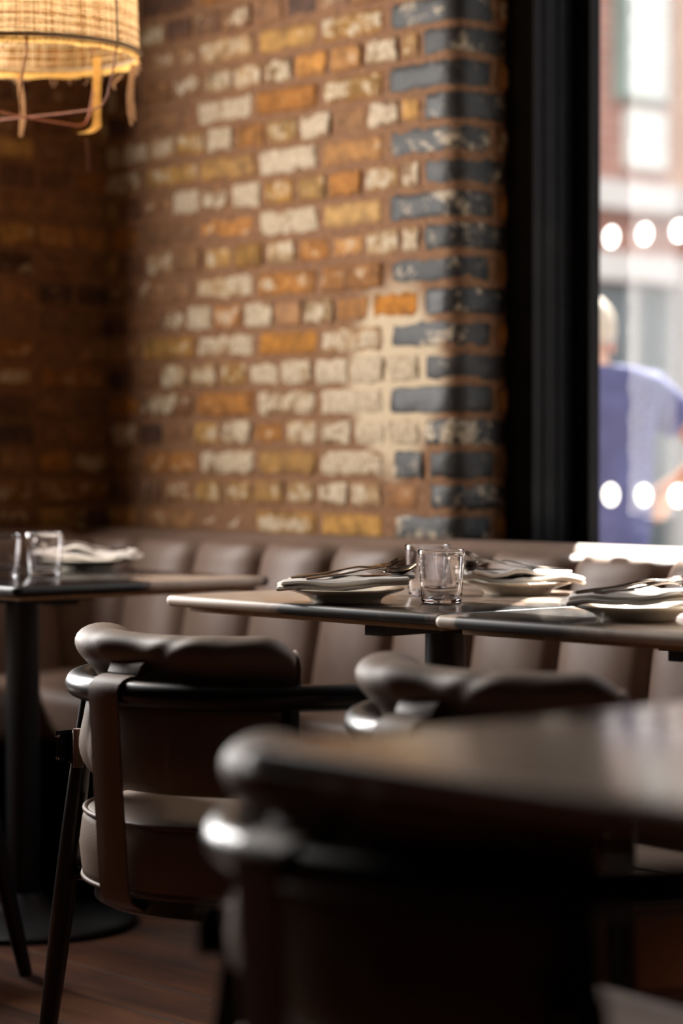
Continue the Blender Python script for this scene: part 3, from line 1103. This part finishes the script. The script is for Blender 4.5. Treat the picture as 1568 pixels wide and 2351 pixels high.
def napkin_mesh(seed, L=.226, W=.115, layers=2, droop=0.35, fan=0.0, hump=0.012, amp=1.0):
    """soft folded stack of cloth lying across a plate"""
    m = MB()
    r = random.Random(seed)
    def base(x, y):
        d = sqrt(x * x + y * y)
        z = .0275 - .003 * max(0, 1 - (d / .08) ** 2)
        if x > .03:
            z += (x - .03) * .10
        if d > .100:
            z -= (d - .100) * droop * (1 if x < 0 else .2)
        return z
    for k in range(layers):
        ox, oy = r.uniform(-.010, .010), r.uniform(-.008, .008)
        rot = radians(r.uniform(-5, 5) + fan * (k - layers / 2))
        l = L * (1 - .04 * k) * r.uniform(.95, 1.03)
        w = W * (1 - .09 * k)
        sd = seed * 7 + k * 3.3
        th = .0078
        def pt(u, v, side):
            x = (u - .5) * l; y = (v - .5) * w
            x += .008 * noise.noise(Vector((v * 2.4, sd, 1))) * (2 * abs(u - .5))
            y += .008 * noise.noise(Vector((u * 2.2, sd, 5)))
            X_ = x * cos(rot) - y * sin(rot) + ox
            Y_ = x * sin(rot) + y * cos(rot) + oy
            z = base(X_, Y_) + k * .0068 + .0040
            z += .0016 * noise.noise(Vector((X_ * 22, Y_ * 26, sd))) + .0062 * amp * (noise.noise(Vector((X_ * 13, Y_ * 15, seed))) + .45) + .003 * (amp - 1) * abs(noise.noise(Vector((X_ * 34, Y_ * 30, sd))))
            z += hump * (k / (layers - 1)) * math.exp(-((X_ - .01) / .035) ** 2 - ((Y_ - .035) / .03) ** 2)
            e = min(min(u, 1 - u) * l, min(v, 1 - v) * w)
            t = th / 2 * sqrt(max(0, 1 - (1 - min(1, e / .005)) ** 2))
            return (X_, Y_, z + side * t)
        us = [0, .006, .015] + [.028] + [.05 + .90 * i / 34 for i in range(35)] + [.972, .985, .994, 1]
        vs = [0, .012, .03] + [.07 + .86 * i / 14 for i in range(15)] + [.97, .988, 1]
        nu, nv = len(us), len(vs)
        o = len(m.v)
        for side in (1, -1):
            for u in us:
                for v in vs:
                    m.v.append(pt(u, v, side))
        for i in range(nu - 1):
            for j in range(nv - 1):
                a = o + i * nv + j
                m.f.append((a, a + nv, a + nv + 1, a + 1)); m.mi.append(0)
                b = a + nu * nv
                m.f.append((b, b + 1, b + nv + 1, b + nv)); m.mi.append(0)
        # stitch the rim
        for i in range(nu - 1):
            for j in (0, nv - 1):
                a = o + i * nv + j; b = a + nu * nv
                f = (a, b, b + nv, a + nv); m.f.append(f if j == 0 else f[::-1]); m.mi.append(0)
        for j in range(nv - 1):
            for i in (0, nu - 1):
                a = o + i * nv + j; b = a + nu * nv
                f = (a, a + 1, b + 1, b); m.f.append(f if i == 0 else f[::-1]); m.mi.append(0)
    return m

def strip(m, xs, wf, zf, th=.0018, yoff=lambda x: 0.0):
    rings = []
    for x in xs:
        w = wf(x) / 2; z = zf(x); y = yoff(x)
        rings.append([(x, y - w, z), (x, y - w * .7, z - th * .5), (x, y + w * .7, z - th * .5), (x, y + w, z), (x, y + w * .7, z + th * .5), (x, y - w * .7, z + th * .5)])
    m.loft(rings)

def lerp_tab(tab):
    def f(x):
        if x <= tab[0][0]: return tab[0][1]
        for (a, va), (b, vb) in zip(tab, tab[1:]):
            if x <= b:
                t = (x - a) / (b - a); t = t * t * (3 - 2 * t)
                return va + (vb - va) * t
        return tab[-1][1]
    return f

def fork_mesh():
    m = MB()
    w = lerp_tab([(0, .016), (.015, .017), (.05, .011), (.10, .0065), (.125, .0065), (.138, .013), (.147, .023), (.156, .0245)])
    z = lerp_tab([(0, .0), (.05, .001), (.115, .006), (.14, .003), (.165, .003), (.195, .013)])
    strip(m, [i * .156 / 40 for i in range(41)], w, z, .0026)
    for q in range(4):
        y0 = (-1.5 + q) * .0064
        strip(m, [.153 + i * .042 / 12 for i in range(13)], lerp_tab([(.153, .0046), (.185, .0036), (.195, .0016)]), z, .0022, lambda x, y0=y0: y0)
    return m

def spoon_mesh():
    m = MB()
    w = lerp_tab([(0, .016), (.015, .017), (.05, .011), (.10, .006), (.130, .006)])
    z = lerp_tab([(0, .0), (.05, .002), (.115, .008), (.138, .0035)])
    strip(m, [i * .136 / 36 for i in range(37)], w, z, .0026)
    # bowl: shallow egg-shaped shell with thickness
    nu, nv = 18, 28
    rings_o, rings_i = [], []
    for i in range(nu + 1):
        t = i / nu
        for rings, dz, dr in ((rings_o, -.0009, 1.0), (rings_i, .0009, .97)):
            ring = []
            for k in range(nv):
                a = 2 * pi * k / nv
                rx, ry = .031, .0205 * (1 - .12 * cos(a))
                ring.append((.163 + rx * t * dr * cos(a), ry * t * dr * sin(a), .003 - .0085 * (1 - t * t) + .005 * t * max(0, cos(a)) + dz))
            rings.append(ring)
    rings_o[0] = [(p[0], p[1], p[2]) for p in rings_o[0]]
    m.loft(rings_o + rings_i[::-1], caps=False)
    return m

def knife_mesh():
    m = MB()
    w = lerp_tab([(0, .015), (.02, .016), (.08, .010), (.105, .011), (.13, .017), (.18, .019), (.205, .009), (.212, .002)])
    z = lerp_tab([(0, .0), (.1, .001), (.212, .002)])
    strip(m, [i * .212 / 48 for i in range(49)], w, z, .0030)
    return m

proto = {'fork': fork_mesh().build('fork', M['steel'], smooth=50), 'spoon': spoon_mesh().build('spoon', M['steel'], smooth=50), 'table_knife': knife_mesh().build('table_knife', M['steel'], smooth=50)}
used = set()
def cutlery(kind, p0, yaw, pitch, roll, label, group):
    o = proto[kind]
    if kind in used:
        o = o.copy(); COL.objects.link(o)
    used.add(kind)
    o.rotation_euler = (radians(roll), radians(-pitch), radians(yaw))
    o.location = p0
    tag(o, label, kind.split('_')[-1], group)
    return o

CAMX = Vector((0.664, 0.748, 0))      # towards the right as one looks at the setting
def setting(cx, cyy, seed, where, turned, fan=0, yaw_add=0, L=.226, W=.115, hump=.012, drop=0.1, amp=1.0):
    make_plate('cream side plate ' + where, (cx, cyy, TZ))
    yaw = 48.4 + yaw_add + (180 if turned else 0)
    o = napkin_mesh(seed, L, W, 2, drop, fan, hump, amp).build('napkin', M['linen'], smooth=70)
    o.location = (cx, cyy, TZ - .0048 - .0026 * (amp - 1)); o.rotation_euler = (0, 0, radians(yaw))
    tag(o, 'folded off-white linen napkin on the plate ' + where, 'napkin', 'folded napkins on the plates')
    a = radians(yaw)
    ex = Vector((cos(a), sin(a), 0)); ey = Vector((-sin(a), cos(a), 0))
    def P(x, y, z): return tuple(Vector((cx, cyy, TZ)) + ex * x + ey * y + Vector((0, 0, z)))
    g = 'cutlery on the napkins'
    cutlery('table_knife', P(-.095, .018, .0412), yaw - 2, 1.0, 0, 'steel table knife on the napkin ' + where, g)
    cutlery('fork', P(-.094, .000, .0412), yaw + 2, 6.5, 14, 'steel fork on the napkin ' + where, g)
    cutlery('spoon', P(-.068, -.022, .0412), yaw + 2, 4.5, 10, 'steel spoon on the napkin ' + where, g)

setting(-3.125, 2.785, 3, 'left of the two in-focus tumblers', False)
setting(-3.105, 3.185, 8, 'between the tumblers and the banquette', True, fan=10, yaw_add=8, drop=.2, amp=2.0)
setting(-2.490, 2.815, 5, 'at the right edge on the dark table', False, fan=3, amp=1.5)
setting(-4.420, 3.165, 13, 'on the far left table', True, fan=8, drop=.1, amp=2.0)

gt = 'clear tumblers on the in-focus table'
make_tumbler('clear glass tumbler in sharp focus, the nearer of the pair', (-2.998, 2.890, TZ), gt)
make_tumbler('clear glass tumbler just behind the sharp one', (-3.185, 3.035, TZ), gt)
gl = 'clear tumblers on the far left table'
make_tumbler('blurred tumbler on the far left table, the one beside the plate', (-4.232, 2.925, TZ), gl)
make_tumbler('blurred tumbler cut by the left edge of the photo', (-4.205, 2.800, TZ), gl)

# ---------------------------------------------------------------- pendant lamp
LX, LY, RZ = -4.17, 2.84, 1.826
lamp = thing('pendant_lamp', 'glowing woven jute pendant lamp with frayed hem and hanging cloth strips', 'lamp', (LX, LY, RZ))
LR = 0.232
def shade_r(z):       # z above the ring
    return LR - 0.045 * z - 0.02 * (z / .45) ** 3
m = MB()
H = 0.46
rl = random.Random(5)
for i in range(250):        # warp
    a0 = 2 * pi * i / 250 + rl.uniform(-.004, .004)
    w = rl.uniform(.0010, .0030) / LR
    ph = rl.uniform(0, 9)
    v = []
    zt = -0.012 - (rl.random() < .25) * rl.uniform(0, .012)
    n = 16
    for k in range(n + 1):
        z = zt + (H - zt) * k / n
        a = a0 + .006 * noise.noise(Vector((ph, z * 9, 0)))
        r_ = shade_r(max(0, z)) + .0012 * sin(k * 2.1 + i * pi)
        v += [(r_ * cos(a - w / 2), r_ * sin(a - w / 2), z), (r_ * cos(a + w / 2), r_ * sin(a + w / 2), z)]
    m.add(v, [(2 * k, 2 * k + 1, 2 * k + 3, 2 * k + 2) for k in range(n)], 1 if rl.random() < .35 else 0)
z = -.008
j = 0
while z < H:                 # weft
    w = rl.uniform(.0010, .0032)
    ph = rl.uniform(0, 99)
    n = 96
    v = []
    for k in range(n + 1):
        a = 2 * pi * (k % n) / n
        zz = z + .0035 * noise.noise(Vector((cos(a) * 3, sin(a) * 3, ph)))
        r_ = shade_r(max(0, zz)) + .0012 * sin(k * pi + j * pi)
        v += [(r_ * cos(a), r_ * sin(a), zz - w / 2), (r_ * cos(a), r_ * sin(a), zz + w / 2)]
    m.add(v, [(2 * k, 2 * k + 2, 2 * k + 3, 2 * k + 1) for k in range(n)], 1 if rl.random() < .45 else 0)
    z += w + rl.uniform(.0008, .0038)
    j += 1
m.build('shade', [M['jute'], M['jute_dark']], lamp, smooth=0)
# hem band and fray
m = MB()
n = 120
v = []
for k in range(n + 1):
    a = 2 * pi * k / n
    r_ = LR - .003
    b = .0015 * sin(a * 17) + .002 * noise.noise(Vector((cos(a) * 4, sin(a) * 4, 1)))
    v += [(r_ * cos(a), r_ * sin(a), -.016 + b), (r_ * cos(a), r_ * sin(a), -.004)]
m.add(v, [(2 * k, 2 * k + 2, 2 * k + 3, 2 * k + 1) for k in range(n)])
m.build('hem', M['jute_hem'], lamp, smooth=60)
m = MB()
for i in range(150):
    a = rl.uniform(0, 2 * pi)
    l = rl.uniform(.004, .022)
    p = Vector((LR * cos(a), LR * sin(a), -.014))
    m.tube([p, p + Vector((rl.uniform(-.004, .004), rl.uniform(-.004, .004), -l * .5)), p + Vector((rl.uniform(-.008, .008), rl.uniform(-.008, .008), -l))], .0008, 5)
fr = m.build('frayed_threads', M['rag'], lamp); fr['kind'] = 'stuff'
m = MB(); m.tube([((LR + .001) * cos(2 * pi * k / 96), (LR + .001) * sin(2 * pi * k / 96), 0) for k in range(96)], .0052, 10, closed=True)
m.build('lower_ring', M['ring_tape'], lamp, smooth=70)
m = MB(); m.tube([(shade_r(H) * cos(2 * pi * k / 64), shade_r(H) * sin(2 * pi * k / 64), H) for k in range(64)], .003, 8, closed=True)
for q in range(3):
    a = 2 * pi * q / 3
    m.tube([(0, 0, H + .0), (shade_r(H) * cos(a), shade_r(H) * sin(a), H)], .002, 6)
m.build('upper_ring', M['ring_tape'], lamp, smooth=70)
# upright ribs: camera-right direction is (0.664, 0.748)
ca = math.atan2(0.748, 0.664)
RIB_A = ca - radians(32)      # arm A, right and towards the camera
for q in range(4):
    a = RIB_A + q * pi / 2
    m = MB(); m.tube([((shade_r(z) + .003) * cos(a), (shade_r(z) + .003) * sin(a), z) for z in (0, .1, .2, .3, .4, H)], .0028, 8)
    m.build('rib', M['ring_tape'], lamp, smooth=70)
ZC = -0.130
for q in range(4):
    a = RIB_A + q * pi / 2
    d = Vector((cos(a), sin(a), 0))
    pts = [d * .0 + Vector((0, 0, ZC - .001 * (q % 2))), d * .09 + Vector((0, 0, ZC)), d * .175 + Vector((0, 0, ZC + .002)), d * .197 + Vector((0, 0, ZC + .010)), d * .210 + Vector((0, 0, ZC + .028)),
           d * .217 + Vector((0, 0, ZC + .055)), d * .226 + Vector((0, 0, -.04)), d * LR]
    m = MB(); m.tube(pts, .0021, 8)
    m.build('cage_wire', M['wire'], lamp, smooth=70)
def rag(pts, w, mat, name='cloth_strip'):
    m = MB()
    rings = []
    N = len(pts)
    for i, p in enumerate(pts):
        p = Vector(p)
        t = (Vector(pts[min(i + 1, N - 1)]) - Vector(pts[max(i - 1, 0)])).normalized()
        s_ = Vector((.664, .748, 0))
        s_ = (s_ - t * s_.dot(t)).normalized()
        nn = t.cross(s_)
        ww = w * (1 + .12 * sin(i * 2.3)) * (0.6 if i == N - 1 else 1)
        rings.append([p - s_ * ww / 2, p - s_ * ww / 2 + nn * .0009, p + s_ * ww / 2 + nn * .0009, p + s_ * ww / 2])
    m.loft(rings)
    return m.build(name, M[mat], lamp, smooth=50)
def hang(dx, dy, zt, zb, w, mat, sway=.004):
    """dx to the right, dy away from the camera, both from the lamp centre"""
    c_ = Vector((.664 * dx - .748 * dy, .748 * dx + .664 * dy, 0))
    pts = []
    for i in range(9):
        t = i / 8
        z = zt + (zb - zt) * t
        s_ = sway * sin(t * 5 + dx * 40)
        pts.append((c_.x + .664 * s_, c_.y + .748 * s_, z))
    return rag(pts, w, mat)
hang(-.040, .226, 0.0, -.140, .011, 'rag')
hang(.024, -.225, .0, -.160, .005, 'rag', .006)
hang(.205, .095, -.01, -.135, .008, 'rag')
hang(.213, .075, -.01, -.128, .008, 'rag', .003)
hang(.175, .145, -.01, -.052, .005, 'rag', .010)
hang(.108, .175, -.15, -.225, .010, 'rag_painted_dim', .002)
# wide golden strip that wraps the end of one wire
pts = []
B = Vector((cos(RIB_A + pi / 2), sin(RIB_A + pi / 2), 0))
dB = Vector((.664 * .128 - .748 * .170, .748 * .128 + .664 * .170, 0))
for i in range(10):
    pts.append((dB.x, dB.y, .02 - .145 * i / 9))
for (k_, z_) in ((.96, -.136), (.88, -.143), (.78, -.146)):
    pts.append((dB.x * k_ - .664 * .004, dB.y * k_ - .748 * .004, z_))
rag(pts, .0165, 'rag_gold')
m = MB(); m.lathe([(.001, .24), (.012, .245), (.026, .27), (.030, .295), (.024, .325), (.014, .345), (.014, .37), (.001, .37)], 24)
m.build('bulb', M['bulb'], lamp)
m = MB(); m.lathe([(.001, .368), (.019, .368), (.019, .43), (.006, .44), (.001, .44)], 24)
m.build('bulb_holder', M['cord'], lamp)
m = MB(); m.tube([(0, 0, .43), (0, 0, CEIL - RZ)], .003, 8)
m.lathe([(.001, CEIL - RZ - .03), (.03, CEIL - RZ - .025), (.05, CEIL - RZ)], 24)
m.build('hanging_cord', M['cord'], lamp)
ld = bpy.data.lights.new('lamp_glow', 'POINT')
ld.energy = 5.2
ld.color = (1.0, 0.77, 0.48)
ld.shadow_soft_size = 0.04
lo = bpy.data.objects.new('lamp_glow', ld); COL.objects.link(lo)
lo.parent = lamp; lo.location = (0, 0, .17)

# ---------------------------------------------------------------- the street
m = MB(); m.box(-16, 10, 4.2, 16, -0.30, -0.20)
pv = struct(m.build('ground', M['asphalt'], smooth=0), 'pale sunlit street paving')

FX = -10.0
bl = thing('building', 'pale street building opposite with white stone bands and pinkish brick', 'building', (FX, 8.0, -0.2))
def fb(name, mat, y0, y1, z0, z1, d0, d1, parent=None):
    mb = MB(); mb.box(d0, d1, y0 - 8.0, y1 - 8.0, z0 + .2, z1 + .2)
    return mb.build(name, M[mat], parent or bl, smooth=0)
fb('wall', 'street_brick', 4.6, 15.5, -.2, 8.0, -1.0, 0.0)
fb('cornice', 'stone', 4.6, 15.5, 2.50, 2.665, 0.0, .12)
fb('lower_band', 'stone', 4.6, 15.5, 2.07, 2.235, 0.0, .10)
for i in range(-3, 3):
    y = 11.17 + i * 1.45
    w = fb('window', 'street_frame', y - .10, y + .36, 3.17, 4.9, 0.0, .05)
    fb('window_pane', 'blind', y + .0, y + .33, 3.20, 4.85, .05, .06, w)
    fb('white_panel', 'blind', y, y + .33, 2.765, 3.12, 0.0, .06)
    fb('pilaster', 'pink_stone', y + .43, y + .80, 2.665, 7.5, 0.0, .08)
    fb('column', 'stone', y + .40, y + .78, -.2, 2.07, 0.0, .14)
    s_ = fb('shopfront', 'street_glass', y - .62, y + .38, -.2, 2.05, 0.0, .03)
    fb('glazing_bar', 'stone', y + .02, y + .06, -.2, 2.05, .03, .06, s_)
b2 = thing('building', 'building at the end of the street seen through the window', 'building', (0, 14.0, -0.2))
m = MB(); m.box(-9.8, 10, 0, 1.0, 0, 8.0); m.build('wall', M['street_brick'], b2, smooth=0)
for i in range(8):
    m = MB(); m.box(-8.5 + i * 2.3, -7.4 + i * 2.3, -.05, .0, 1.0, 2.8); m.build('window', M['street_glass'], b2, smooth=0)
    m = MB(); m.box(-8.6 + i * 2.3, -7.3 + i * 2.3, -.08, .0, .86, 1.0); m.build('window_ledge', M['stone'], b2, smooth=0)

# ---------------------------------------------------------------- the man outside
man = thing('person', 'man in a navy t-shirt standing outside the window with his back turned', 'person', (-4.98, 5.42, -0.2), radians(48.4 + 6))
def skin_obj(name, nodes, edges, mat, parent, sub=2, root=0):
    me = bpy.data.meshes.new(name)
    me.from_pydata([n[0] for n in nodes], edges, [])
    me.materials.append(mat)
    o = bpy.data.objects.new(name, me)
    COL.objects.link(o)
    md = o.modifiers.new('skin', 'SKIN')
    md.use_smooth_shade = True
    for i, n in enumerate(nodes):
        r = n[1]
        o.data.skin_vertices[0].data[i].radius = r if hasattr(r, '__len__') else (r, r)
        o.data.skin_vertices[0].data[i].use_root = (i == root)
    sd = o.modifiers.new('sub', 'SUBSURF')
    sd.levels = sub; sd.render_levels = sub
    o.parent = parent
    return o
# local frame: +Y is where he faces, X to his right; height 1.72
body = [
    ((0, 0, .95), (.15, .11)), ((0, -.005, 1.10), (.135, .10)), ((0, -.01, 1.28), (.15, .105)), ((0, -.01, 1.40), (.12, .085)), ((0, .015, 1.46), (.060, .060)), ((0, .045, 1.505), (.062, .075)),
    ((0, .065, 1.56), (.074, .092)), ((0, .065, 1.62), (.058, .072)),
    ((.175, -.01, 1.41), .052), ((.29, -.04, 1.30), .044), ((.345, -.07, 1.20), .040), ((.305, -.05, 1.16), .034), ((.245, -.02, 1.115), .026), ((.215, .0, 1.085), (.020, .030)),
    ((-.175, -.01, 1.41), .052), ((-.235, -.01, 1.22), .044), ((-.265, .0, 1.11), .038), ((-.27, .06, .97), .032), ((-.26, .10, .87), .024), ((-.255, .11, .81), (.030, .018)),
    ((.095, 0, .86), .088), ((.10, .01, .50), .058), ((.10, -.02, .30), .054), ((.10, 0, .08), .038), ((.10, .12, .03), (.04, .025)),
    ((-.095, 0, .86), .088), ((-.10, .01, .50), .058), ((-.10, -.02, .30), .054), ((-.10, 0, .08), .038), ((-.10, .12, .03), (.04, .025)),
]
edges = [(0, 1), (1, 2), (2, 3), (3, 4), (4, 5), (5, 6), (6, 7), (3, 8), (8, 9), (9, 10), (10, 11), (11, 12), (12, 13), (3, 14), (14, 15), (15, 16), (16, 17), (17, 18), (18, 19),
         (0, 20), (20, 21), (21, 22), (22, 23), (23, 24), (0, 25), (25, 26), (26, 27), (27, 28), (28, 29)]
# fingers and thumb, each its own short chain rooted in the palm
for hand, sx in ((13, 1), (19, -1)):
    hp = Vector(body[hand][0])
    for i, L in enumerate((.062, .070, .066, .052)):
        x = hp + Vector((sx * (-.022 + .015 * i), .004, -.018))
        a = len(body)
        body.append((tuple(x), .0095)); body.append((tuple(x + Vector((0, .006, -L * .5))), .0088)); body.append((tuple(x + Vector((0, .020, -L * .9))), .0075))
        edges += [(hand, a), (a, a + 1), (a + 1, a + 2)]
    a = len(body)
    x = hp + Vector((sx * -.030, .012, .010))
    body.append((tuple(x), .011)); body.append((tuple(x + Vector((sx * -.014, .016, -.030))), .009))
    edges += [(hand, a), (a, a + 1)]
bd = skin_obj('body', body, edges, M['skin'], man, 2)
# ears, nose
m = MB()
for sx in (1, -1):
    m.loft([[(sx * (.076 + .010 * w_), .055 + .016 * s__ * cos(t * pi / 4), 1.545 + .031 * s__ * sin(t * pi / 4)) for t in range(8)] for w_, s__ in ((-1, .7), (0, .9), (.7, 1.0), (1.0, .7))])
m.build('ear', M['skin'], man, smooth=70)
m = MB(); m.loft([[(-.012, .150, 1.54), (.012, .150, 1.54), (.014, .152, 1.515), (-.014, .152, 1.515)], [(-.006, .158, 1.54), (.006, .158, 1.54), (.009, .178, 1.518), (-.009, .178, 1.518)]])
m.build('nose', M['skin'], man, smooth=70)
m = MB()
n1, n2 = 18, 28
rings = []
for i in range(n1 + 1):
    ph = pi * .64 * i / n1
    ring = []
    for k in range(n2):
        a = 2 * pi * k / n2
        front = max(0, sin(a))
        p_ = ph * (1 - .52 * front)
        rx, ry, rz_ = .089, .107, .108
        x = rx * sin(p_) * cos(a); y = ry * sin(p_) * sin(a); z = rz_ * cos(p_)
        w_ = 1 + .03 * noise.noise(Vector((x * 60, y * 60, z * 60)))
        ring.append((x * w_, .055 + y * w_, 1.585 + z * w_))
    rings.append(ring)
m.loft(rings, caps=True)
m.build('hair', M['hair'], man, smooth=80)
shirt = [((0, 0, .80), (.205, .130)), ((0, -.005, 1.06), (.205, .124)), ((0, -.01, 1.26), (.215, .128)), ((0, -.01, 1.385), (.165, .108)), ((0, .0, 1.475), (.098, .084)),
         ((.180, -.01, 1.390), .080), ((.250, -.025, 1.325), .072), ((.290, -.04, 1.285), .068), ((-.165, -.01, 1.405), .072), ((-.208, -.01, 1.30), .066), ((-.236, -.01, 1.20), .066)]
skin_obj('t_shirt', shirt, [(0, 1), (1, 2), (2, 3), (3, 4), (3, 5), (5, 6), (6, 7), (3, 8), (8, 9), (9, 10)], M['navy_cotton'], man, 2)
tr = [((0, 0, .93), (.168, .118)), ((.098, 0, .82), .100), ((.10, .01, .50), .078), ((.10, -.01, .12), .066), ((-.098, 0, .82), .100), ((-.10, .01, .50), .078), ((-.10, -.01, .12), .066)]
skin_obj('trousers', tr, [(0, 1), (1, 2), (2, 3), (0, 4), (4, 5), (5, 6)], M['trousers'], man, 2)
for sx in (1, -1):
    m = MB()
    rings = []
    for y, w_, h_ in ((-.07, .025, .05), (-.05, .042, .085), (.0, .045, .09), (.06, .045, .07), (.13, .050, .05), (.19, .042, .04), (.215, .02, .025)):
        rings.append([(sx * .10 + w_ * cos(2 * pi * k / 16), y, max(0, h_ / 2 + h_ / 2 * sin(2 * pi * k / 16))) for k in range(16)])
    m.loft(rings)
    m.build('shoe', M['shoe'], man, smooth=60)
